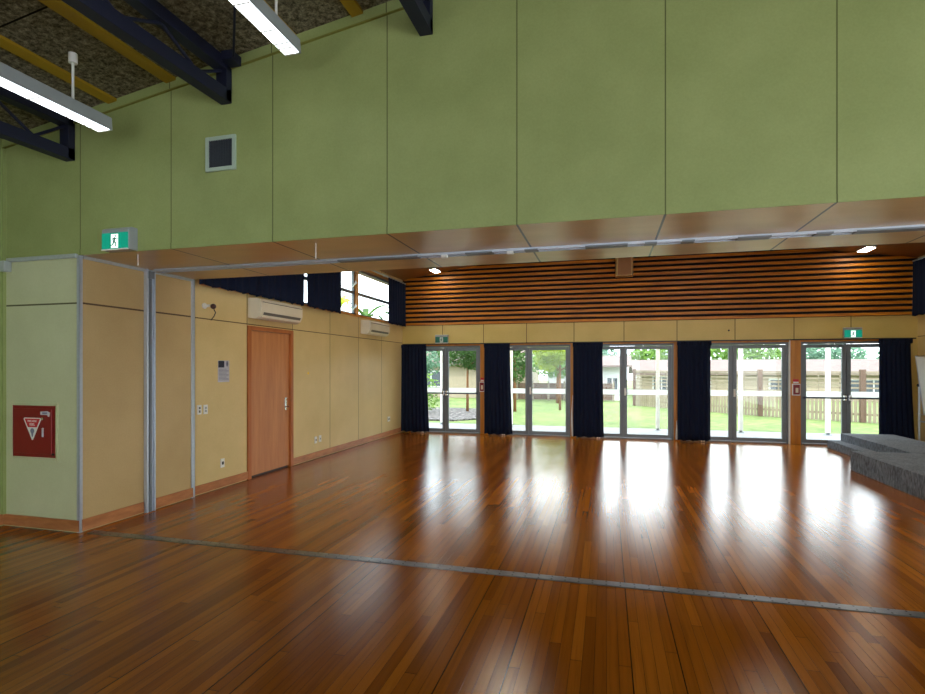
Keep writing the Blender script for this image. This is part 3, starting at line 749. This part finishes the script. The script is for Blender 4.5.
# wall speaker on the slats
t = thing('wall_speaker', (.40, YB-.05, 3.64), 'tan wall speaker on the slatted timber above the middle garden door', 'speaker')
k = MB(); k.prism([(.20, YB-.16), (.23, YB-.30), (.55, YB-.30), (.58, YB-.16), (.58, YB-.042), (.20, YB-.042)], 'z', 3.66, 4.20); k.build('cabinet', M['speaker_side'], t, bevel=.008)
k = MB(); k.prism([(.245, 3.675), (.535, 3.675), (.52, 4.185), (.26, 4.185)], 'y', YB-.312, YB-.30); k.build('grille_cloth', M['speaker'], t, bevel=.004)

# ------------------------------------------------------------------ ceiling lights
def vault_light(x0, x1, label, ya=10.9, yb=12.40):
    t = thing('ceiling_light', ((x0+x1)/2, (ya+yb)/2, zb((x0+x1)/2)), label, 'ceiling light', 'lit fittings on the back vault')
    d = .012
    k = MB(); k.prism([(x0, zb(x0)-.055), (x1, zb(x1)-.055), (x1, zb(x1)-.003), (x0, zb(x0)-.003)], 'y', ya, yb); k.build('body', M['fixture'], t)
    k = MB(); k.prism([(x0+d, zb(x0+d)-.063), (x1-d, zb(x1-d)-.063), (x1-d, zb(x1-d)-.055), (x0+d, zb(x0+d)-.055)], 'y', ya+d, yb-d); k.build('diffuser', M['tube2'], t)
vault_light(-4.02, -3.87, 'lit ceiling light peeping below the soffit at the left', 11.98, 12.42)
vault_light(4.84, 5.0, 'lit ceiling light peeping below the soffit at the right', 11.98, 12.42)
for x, y in ((-1.6, 6.1), (2.4, 6.1), (-1.6, 7.9), (2.4, 7.9)):  # unseen lights added to brighten the back room evenly
    vault_light(x-.1, x+.1, 'added unseen ceiling light brightening the back vault from above the soffit edge', y, y+1.5)

def pendant(x, ztop, yend, length, yrods, label):
    t = thing('pendant_light', (x, yend-length/2, ztop-.128), label, 'pendant light', 'long pendant lights under the woodwool ceiling')
    y0 = yend-length
    k = MB(); w = .066
    k.prism([(x-w, ztop-.122), (x-w+.008, ztop-.012), (x-w+.03, ztop), (x+w-.03, ztop), (x+w-.008, ztop-.012), (x+w, ztop-.122)], 'y', y0, yend); k.build('body', M['fixture'], t, bevel=.003)
    k = MB(); k.box(x-w+.006, x+w-.006, y0+.02, yend-.03, ztop-.128, ztop-.122); k.build('lit_louvre', M['tube'], t)
    n = int(length/.3)
    for y in [y0+.02+(length-.05)*i/n for i in range(n+1)]+[yend-.11, yend-.17]:
        MB().box(x-w+.006, x+w-.006, y-.006, y+.006, ztop-.134, ztop-.126).build('louvre_fin', M['white'], t)
    for y in yrods:
        k = MB(); k.tube((x, y, ztop), (x, y, zc(x)-.08), .010, 8); k.build('suspension_rod', M['white'], t)
        k = MB(); k.tube((x, y, zc(x)-.085), (x, y, zc(x)-.002), .033, 16); k.build('ceiling_canopy', M['white'], t, bevel=.005)
pendant(-4.235, 3.80, 3.745, 3.6, (3.436, .6), 'lit pendant light at the far left, hung lower than the other')
pendant(-2.345, 4.155, 3.69, 3.6, (3.46, .6), 'lit pendant light above the middle of the green bulkhead, cut by the top edge')

# ------------------------------------------------------------------ roof trusses and ceiling battens
def truss(x, zbot, label):
    t = thing('roof_truss', (x, YH-2.5, zbot), label, 'roof truss', 'navy steel trusses under the woodwool ceiling')
    ztop = zc(x)-.012; w = .11; yl = -2.6
    slope = .022
    k = MB(); k.bar((x, YH-.005, zbot+.055), (x, yl, zbot+.055-slope*(YH-yl)), w, .11); k.build('bottom_chord', M['steel'], t, bevel=.004)
    k = MB(); k.bar((x, YH-.005, ztop-.06), (x, yl, ztop-.06), w, .105); k.build('top_chord', M['steel'], t, bevel=.004)
    k = MB(); k.bar((x, YH-.04, zbot), (x, YH-.04, ztop-.05), w, .07, (0, 1, 0)); k.build('end_post', M['steel'], t, bevel=.004)
    bot = lambda y: zbot+.11-slope*(YH-y); tp = ztop-.11
    pts = [(YH-.06, tp)]; i = 0
    y = YH-.36
    while y > yl:
        pts.append((y, bot(y) if i % 2 == 0 else tp)); y -= .37; i += 1
    for a, b in zip(pts, pts[1:]):
        k = MB(); k.tube((x, a[0], a[1]), (x, b[0], b[1]), .014, 8); k.build('web_rod', M['steel'], t)
    return t
truss(-5.05, 3.62, 'navy steel truss at the far left edge of the bulkhead')
truss(-3.265, 3.95, 'navy steel truss between the two pendant lights')
truss(-1.39, 4.262, 'navy steel truss end at the top edge right of the pendants')
BL = ['yellow timber batten left of the left pendant canopy', 'wide yellow timber batten left of the middle truss', 'yellow timber batten behind the right pendant light', 'short yellow timber batten left of the rightmost truss']
for (a, b), lab in zip(((-4.575, -4.475), (-3.905, -3.80), (-2.66, -2.555), (-2.035, -1.935)), BL):
    k = MB(); k.prism([(a, zc(a)-.025), (b, zc(b)-.025), (b, zc(b)-.001), (a, zc(a)-.001)], 'y', -4, YH-.018)
    tag(recentre(k.build('ceiling_batten', M['batten'])), lab, 'ceiling batten', 'yellow battens on the woodwool ceiling')
k = MB(); k.tube((-3.15, 4.02, 4.285), (-2.40, 3.09, 4.46), .011, 8).box(-3.205, -3.10, 3.93, 4.06, 4.255, 4.335)
tag(recentre(k.build('brace_rod', M['steel'], bevel=.003)), 'thin dark brace rod fixed beside the middle truss end', 'brace')

# ------------------------------------------------------------------ carpeted stage
SG = 'grey carpeted stage blocks'
def block(x0, x1, y0, y1, z1, lab):
    k = MB(); k.box(x0, x1, y0, y1, 0, z1); tag(recentre(k.build('stage_block', M['carpet'], bevel=.008)), lab, 'stage block', SG)
block(3.71, 5.45, 5.7, 9.74, .30, 'near grey carpeted stage block reaching the right picture edge')
block(4.535, 5.45, 9.745, 12.36, .30, 'far grey carpeted stage block below the right corner curtain')
block(4.30, 4.53, 9.745, 12.36, .155, 'low grey carpeted step in front of the far stage block')

# ------------------------------------------------------------------ whiteboard on a stand
t = thing('whiteboard', (5.83, 11.3, 0), 'white mobile whiteboard on a metal stand at the right picture edge', 'whiteboard')
ya, yb = 10.45, 12.25
def brd(s0, s1, ea, eb):   # tilted board: s along the thickness
    return [(5.762+s0, 1.84-ea), (5.762+s1, 1.84-ea), (5.90+s1, .70+eb), (5.90+s0, .70+eb)]
k = MB(); k.prism(brd(-.012, .012, .02, .02), 'y', ya+.02, yb-.02); pb = k.build('panel', plain('whiteboard_enamel', (232, 234, 228), .12, 0, .02), t)
k = MB(); k.prism(brd(-.018, .018, 0, 1.115), 'y', ya, yb); k.prism(brd(-.018, .018, 1.115, 0), 'y', ya, yb); k.prism(brd(-.018, .018, .0, .0), 'y', ya, ya+.025); k.prism(brd(-.018, .018, 0, 0), 'y', yb-.025, yb); k.build('edge_frame', M['alu'], t)
k = MB()
for y in (ya-.03, yb+.03): k.tube((5.83, y, .06), (5.83, y, 1.30), .016)
for y in (ya-.03, yb+.03): k.tube((5.62, y, .085), (5.98, y, .085), .016)
k.tube((5.83, ya-.03, .58), (5.83, yb+.03, .58), .014); k.build('stand', M['alu'], t)
for y in (ya-.03, yb+.03):
    for x in (5.64, 5.96):
        k = MB(); k.tube((x, y-.012, .035), (x, y+.012, .035), .035, 14).box(x-.008, x+.008, y-.008, y+.008, .035, .085); k.build('castor', M['black'], t)
    k = MB(); k.tube((5.83, y-.03, 1.27), (5.83, y+.03, 1.27), .03, 12); k.build('pivot_knob', M['black'], t)

# ------------------------------------------------------------------ outside
GZ = -.04
M['path'] = ground_material('pale_concrete', [(.3, lin(124, 124, 126)), (.7, lin(146, 146, 148))], 5)
M['lawn'] = ground_material('lawn_turf', [(.3, lin(72, 92, 36)), (.5, lin(100, 118, 56)), (.72, lin(134, 142, 84))], 3.5, 8, (.7, .55))
M['mulch'] = ground_material('bark_mulch', [(.42, lin(30, 26, 26)), (.5, lin(70, 64, 62)), (.58, lin(136, 128, 126))], 7, 8)
struct(MB().box(-40, 40, YB+.16, 15.4, GZ-.2, GZ).build('ground_path', M['path']))
struct(MB().box(-45, 45, 15.4, 80, GZ-.2, GZ-.005).build('ground_lawn', M['lawn']))
struct(MB().box(-40, XL-.15, -10, YB+.16, GZ-.2, GZ-.01).build('ground_side', M['lawn']))
k = MB(); k.prism([(-12, 16.0), (-4.6, 16.0), (-3.6, 17.2), (-3.8, 20.8), (-12, 21.5)], 'z', GZ-.01, GZ+.04)
struct(k.build('ground_mulch', M['mulch']))

M['postwhite'] = plain('white_post_paint', (232, 232, 230), .5)
PL = {-4.66: 'white veranda post outside the first garden door', -2.62: 'white veranda post outside beside the second curtain from the left', 1.32: 'white veranda post outside the middle garden door', 3.32: 'white veranda post outside the fourth garden door', 5.27: 'white veranda post outside the last garden door'}
for x, lab in PL.items():
    t = thing('veranda_post', (x, 15.1, GZ), lab, 'post', 'white posts outside the garden doors')
    k = MB(); k.box(x-.045, x+.045, 15.055, 15.145, GZ+.05, 2.9); k.build('shaft', M['postwhite'], t, bevel=.004)
    k = MB(); k.box(x-.03, x+.03, 15.07, 15.13, GZ, GZ+.05).box(x-.07, x+.07, 15.03, 15.17, GZ, GZ+.012); k.build('foot', M['doorframe'], t)
tag(recentre(MB().box(-5.2, 6.2, 15.0, 15.2, 2.9, 3.06).build('veranda_beam', M['postwhite'])), 'white beam carried by the veranda posts', 'beam')

# fence running obliquely across the lawn
M['fence'] = wood('weathered_fence', (120, 108, 92), (146, 132, 114), (2, 2, .5), .8)
M['fencepost'] = wood('brown_fence_post', (82, 62, 52), (106, 84, 70), (3, 3, .4), .8)
FP = [(9.6, 17.5), (7.5, 18.85), (5.1, 20.45), (3.2, 22.5), (1.2, 24.9)]
t = thing('garden_fence', (4, 22, GZ), 'weathered timber fence with open top rails beyond the lawn', 'fence')
for (xa, ya), (xb_, yb_) in zip(FP, FP[1:]):
    a, b = Vector((xa, ya, 0)), Vector((xb_, yb_, 0)); d = b-a; L = d.length; d.normalize()
    k = MB(); n = int(L/.115)
    for i in range(n):
        p = a+d*(L*(i+.5)/n); k.bar((p.x, p.y, GZ), (p.x, p.y, .72), .085, .018, tuple(Vector((-d.y, d.x, 0))))
    k.bar(a+Vector((0, .03, .68)), b+Vector((0, .03, .68)), .03, .07); k.bar(a+Vector((0, .03, .2)), b+Vector((0, .03, .2)), .03, .07)
    k.build('paling_panel', M['fence'], t)
    k = MB()
    for z in (.86, 1.0, 1.14, 1.28, 1.42): k.bar(a+Vector((0, 0, z)), b+Vector((0, 0, z)), .02, .05)
    for i in range(1, 5):
        p = a+d*(L*i/5); k.bar((p.x, p.y, .7), (p.x, p.y, 1.46), .03, .02, tuple(Vector((-d.y, d.x, 0))))
    k.bar(a+Vector((0, 0, 1.48)), b+Vector((0, 0, 1.48)), .06, .05); k.build('top_rails', M['fence'], t)
for (x, y) in FP:
    for dx in (0,):
        k = MB(); k.box(x-.07, x+.07, y-.07, y+.07, GZ, 1.56); k.build('fence_post', M['fencepost'], t)

# houses beyond
M['housewall'] = plain('cream_house_wall', (150, 136, 116), .8)
M['house_white'] = plain('white_house_wall', (190, 190, 188), .7)
M['roof_pink'] = ground_material('pink_tile_roof', [(.35, lin(98, 82, 78)), (.65, lin(112, 96, 90))], 3)
M['dark_glass'] = plain('dark_window_glass', (60, 66, 74), .3)
def house(x0, x1, y0, y1, zg, ze, zr, wallm, roofm, wins, label):
    t = thing('house', ((x0+x1)/2, (y0+y1)/2, zg), label, 'house')
    MB().box(x0, x1, y0, y1, zg, ze).build('wall', wallm, t)
    ov = .5; k = MB(); ym = (y0+y1)/2
    k.prism([(y0-ov, ze-.1), (ym, zr), (y1+ov, ze-.1), (y1+ov, ze), (ym, zr+.12), (y0-ov, ze)], 'x', x0-ov, x1+ov); k.build('roof', roofm, t)
    for a, b, c, d in wins:
        k = MB(); f = .07
        k.box(a-f, a, y0-.05, y0, c-f, d+f).box(b, b+f, y0-.05, y0, c-f, d+f).box(a, b, y0-.05, y0, c-f, c).box(a, b, y0-.05, y0, d, d+f).box((a+b)/2-.03, (a+b)/2+.03, y0-.05, y0, c, d)
        wf = k.build('window', M['house_white'], t); MB().box(a, b, y0-.02, y0-.005, c, d).build('pane', M['dark_glass'], wf)
house(1.9, 26, 31, 37, -1.2, 1.35, 1.98, M['housewall'], M['roof_pink'], [(2.5, 3.3, .4, 1.1), (4.1, 5.3, .35, 1.05), (8.2, 9.4, .25, 1.0), (11.6, 14.0, .35, 1.0), (16.8, 18.2, .3, 1.0), (20.5, 22.6, .35, 1.0)], 'long cream house with pink tiled roof behind the fence')
house(-3.0, .75, 28.5, 30.3, -.4, 1.75, 2.15, M['house_white'], M['roof_pink'], [(.05, .55, .35, 1.1)], 'white house end seen in the left pane of the middle garden door')
house(-20, -4.1, 29, 34, -.5, 1.9, 3.3, M['housewall'], M['roof_pink'], [(-10.2, -9, .6, 1.4), (-14, -12.4, .6, 1.4)], 'cream house behind the trees at the far left')

# trees and plants: every leaf is a small bent blade
M['leaf_dark'] = leaf_material('dark_leaves', (38, 70, 26), (78, 116, 44))
M['leaf_mid'] = leaf_material('mid_leaves', (70, 106, 40), (124, 158, 66))
M['leaf_light'] = leaf_material('light_leaves', (124, 150, 44), (196, 206, 84))
M['leaf_blue'] = leaf_material('blue_green_leaves', (66, 104, 86), (120, 156, 124))
M['bark'] = wood('brown_bark', (92, 60, 38), (150, 104, 68), (4, 4, .6), .9)
def leaves(m, c, rad, n, size, R):
    for _ in range(n):
        while True:
            q = Vector((R.uniform(-1, 1), R.uniform(-1, 1), R.uniform(-1, 1)))
            if .2 < q.length < 1: break
        p = Vector(c)+Vector((q.x*rad[0], q.y*rad[1], q.z*rad[2]))
        a = Vector((R.gauss(0, 1), R.gauss(0, 1), R.gauss(0, .6))).normalized(); b = a.orthogonal().normalized()
        s = size*R.uniform(.6, 1.4); mid = p+a.cross(b)*s*.12
        m.add([p-a*s, mid+b*s*.4, p+a*s, mid-b*s*.4], [(0, 1, 2), (0, 2, 3)])
def tree(x, y, trunk_h, r, blobs, mat, label, seed, size=.09, dens=420, lean=0):
    R = random.Random(seed); t = thing('tree', (x, y, GZ), label, 'tree', 'trees beyond the garden doors')
    k = MB(); top = Vector((x+lean, y, trunk_h))
    k.tube((x, y, GZ), top, r, 10, r*.6)
    for (bx, by, bz, br, bzr) in blobs: k.tube(top-Vector((0, 0, trunk_h*.25)), (x+bx, y+by, bz), r*.5, 7, r*.15)
    k.build('trunk', M['bark'], t, smooth=True)
    k = MB()
    for (bx, by, bz, br, bzr) in blobs: leaves(k, (x+bx, y+by, bz), (br, br, bzr), int(dens*br*br), size, R)
    k.build('crown', mat, t)
tree(-5.0, 19.4, 2.2, .055, [(0, 0, 2.35, 1.2, .75), (.45, -.2, 1.95, .6, .5)], M['leaf_dark'], 'dark leafy tree in the right pane of the first garden door', 1, .085, 1700)
tree(-8.1, 23.5, 2.4, .07, [(0, 0, 2.3, 1.5, 1.0), (-.6, 0, 1.7, 1.0, .7)], M['leaf_blue'], 'pale green tree in the left pane of the first garden door', 2, .09, 800)
tree(-6.3, 18.4, .7, .04, [(0, 0, .95, .5, .5), (.05, 0, .45, .45, .4)], M['leaf_mid'], 'low leafy shrub behind the mulch in the first garden door', 3, .07, 900)
tree(-3.35, 20.2, 2.0, .06, [(-.05, 0, 1.75, .62, .75), (-.1, 0, 2.6, .55, .5)], M['leaf_dark'], 'dark tree in the left pane of the second garden door', 4, .08, 2200)
tree(-1.75, 21.3, 2.0, .05, [(0, 0, 2.45, 1.25, .62), (-.45, 0, 1.95, .55, .5), (.75, .2, 2.0, .6, .55)], M['leaf_light'], 'yellow green tree filling the top of the second garden door', 5, .09, 1700)
tree(-2.2, 25.6, 2.5, .09, [(0, 0, 2.0, 1.6, .85)], M['leaf_mid'], 'mid green tree further back in the second garden door', 6, .10, 900)
tree(-4.8, 26.5, 2.5, .08, [(0, 0, 2.4, .95, .9)], M['leaf_mid'], 'mid green tree behind the dark tree of the second garden door', 8, .10, 900)
t = thing('garden_fence', (-3, 27.6, GZ), 'low brown fence behind the trees of the second garden door', 'fence')
for q in range(8): MB().box(-6.0+q*.8, -5.3+q*.8, 27.58, 27.62, GZ+.05, .85).build('paling_panel', M['fencepost'], t)
for q in range(9): MB().box(-6.09+q*.8, -6.01+q*.8, 27.55, 27.65, GZ, .95).build('fence_post', M['fence'], t)
for i, x in enumerate((-1.5, 4.2, 9.9, 15.6, 21.3, 27.0, 32.7)):
    lab = ['hazy tree over the white house end', 'hazy tree over the left end of the long pink roof', 'hazy tree over the long pink roof in the fourth garden door', 'hazy tree right of the post in the fourth garden door', 'hazy tree over the pink roof in the last garden door', 'hazy tree beside the right corner curtain', 'hazy tree over the right end of the long pink roof'][i]
    tree(x, 44+(i % 2), 1.2, .2, [(0, 0, 2.1+.25*(i % 3), 2.7, 1.55)], M[('leaf_blue', 'leaf_mid', 'leaf_mid', 'leaf_blue')[i % 4]], lab, 20+i, .26, 200)
# broad-leaved palms outside the clerestory window
def palm(x, y, h, n, L, label, seed):
    R = random.Random(seed); t = thing('palm', (x, y, GZ), label, 'palm', 'broad leaved plants outside the clerestory')
    MB().tube((x, y, GZ), (x, y, h), .09, 10, .06).build('stem', M['bark'], t, smooth=True)
    k = MB()
    for i in range(n):
        a = 2*PI*i/n+R.uniform(-.3, .3); el = R.uniform(.2, 1.1); d = Vector((math.cos(a), math.sin(a), 0)); s = Vector((-d.y, d.x, 0))
        P = Vector((x, y, h)); prev = None; seg = 9; ln = L*R.uniform(.8, 1.2)
        for j in range(seg+1):
            u = j/seg; ang = el-1.7*u*u; w = ln*.11*math.sin(PI*min(1, .12+u*.88))
            if j: P = P+(d*math.cos(ang)+Vector((0, 0, 1))*math.sin(ang))*ln/seg
            cur = (P-s*w+Vector((0, 0, .04*w)), P, P+s*w+Vector((0, 0, .04*w)))
            if prev:
                k.add([prev[0], prev[1], cur[1], cur[0]], [(0, 1, 2, 3)]); k.add([prev[1], prev[2], cur[2], cur[1]], [(0, 1, 2, 3)])
            prev = cur
    k.build('fronds', M['leaf_light'] if seed == 3 else M['leaf_dark'], t, smooth=True)
palm(-7.1, 13.3, 3.25, 13, .9, 'bright green palm outside the left clerestory pane', 3)
palm(-7.3, 15.5, 3.15, 10, 1.1, 'broad leaved palm outside the right clerestory pane', 5)
tree(-9.9, 12.6, 2.6, .08, [(0, 0, 2.9, .9, .35)], M['leaf_light'], 'low yellow green foliage outside the left clerestory pane', 9, .12, 300)

# ------------------------------------------------------------------ light
wd = bpy.data.worlds.new('overcast_sky'); SC.world = wd; wd.use_nodes = True
nt = wd.node_tree; bg = nt.nodes['Background']
tc = N(nt, 'ShaderNodeTexCoord'); sp = N(nt, 'ShaderNodeSeparateXYZ'); nt.links.new(tc.outputs['Generated'], sp.inputs[0])
cl = noise(nt, 2.2, 5, vec=tc.outputs['Generated'], stretch=(1, 1, 3))
sky = ramp(nt, cl, [(.35, (.74, .86, 1, 1)), (.6, (.93, .97, 1, 1))])
nt.links.new(sky, bg.inputs[0]); bg.inputs[1].default_value = 4.2
sl = bpy.data.lights.new('sun', 'SUN'); sl.energy = 1.6; sl.angle = math.radians(3); sl.color = (1, .95, .86)
so = bpy.data.objects.new('sun', sl); COL.objects.link(so); so.location = (2, -10, 20)
so.rotation_euler = Vector((-.12, .60, -.79)).to_track_quat('-Z', 'Y').to_euler()

# ------------------------------------------------------------------ camera
cd = bpy.data.cameras.new('camera'); cam = bpy.data.objects.new('camera', cd); COL.objects.link(cam)
cam.location = (0, 0, 1.6); cam.rotation_euler = (PI/2, 0, .2616)
cd.sensor_fit = 'HORIZONTAL'; cd.sensor_width = 36; cd.lens = 36*537/925; cd.shift_y = 21.28/925
cd.clip_start = .05; cd.clip_end = 300
SC.camera = cam
SC.cycles.max_bounces = 10; SC.cycles.diffuse_bounces = 6; SC.cycles.transparent_max_bounces = 12
SC.cycles.caustics_reflective = False; SC.cycles.caustics_refractive = False
SC.cycles.use_denoising = True; SC.cycles.sample_clamp_indirect = 6
SC.view_settings.view_transform = 'Standard'; SC.view_settings.look = 'None'; SC.view_settings.gamma = 1
SC.view_settings.use_curve_mapping = False; SC.view_settings.exposure = .75
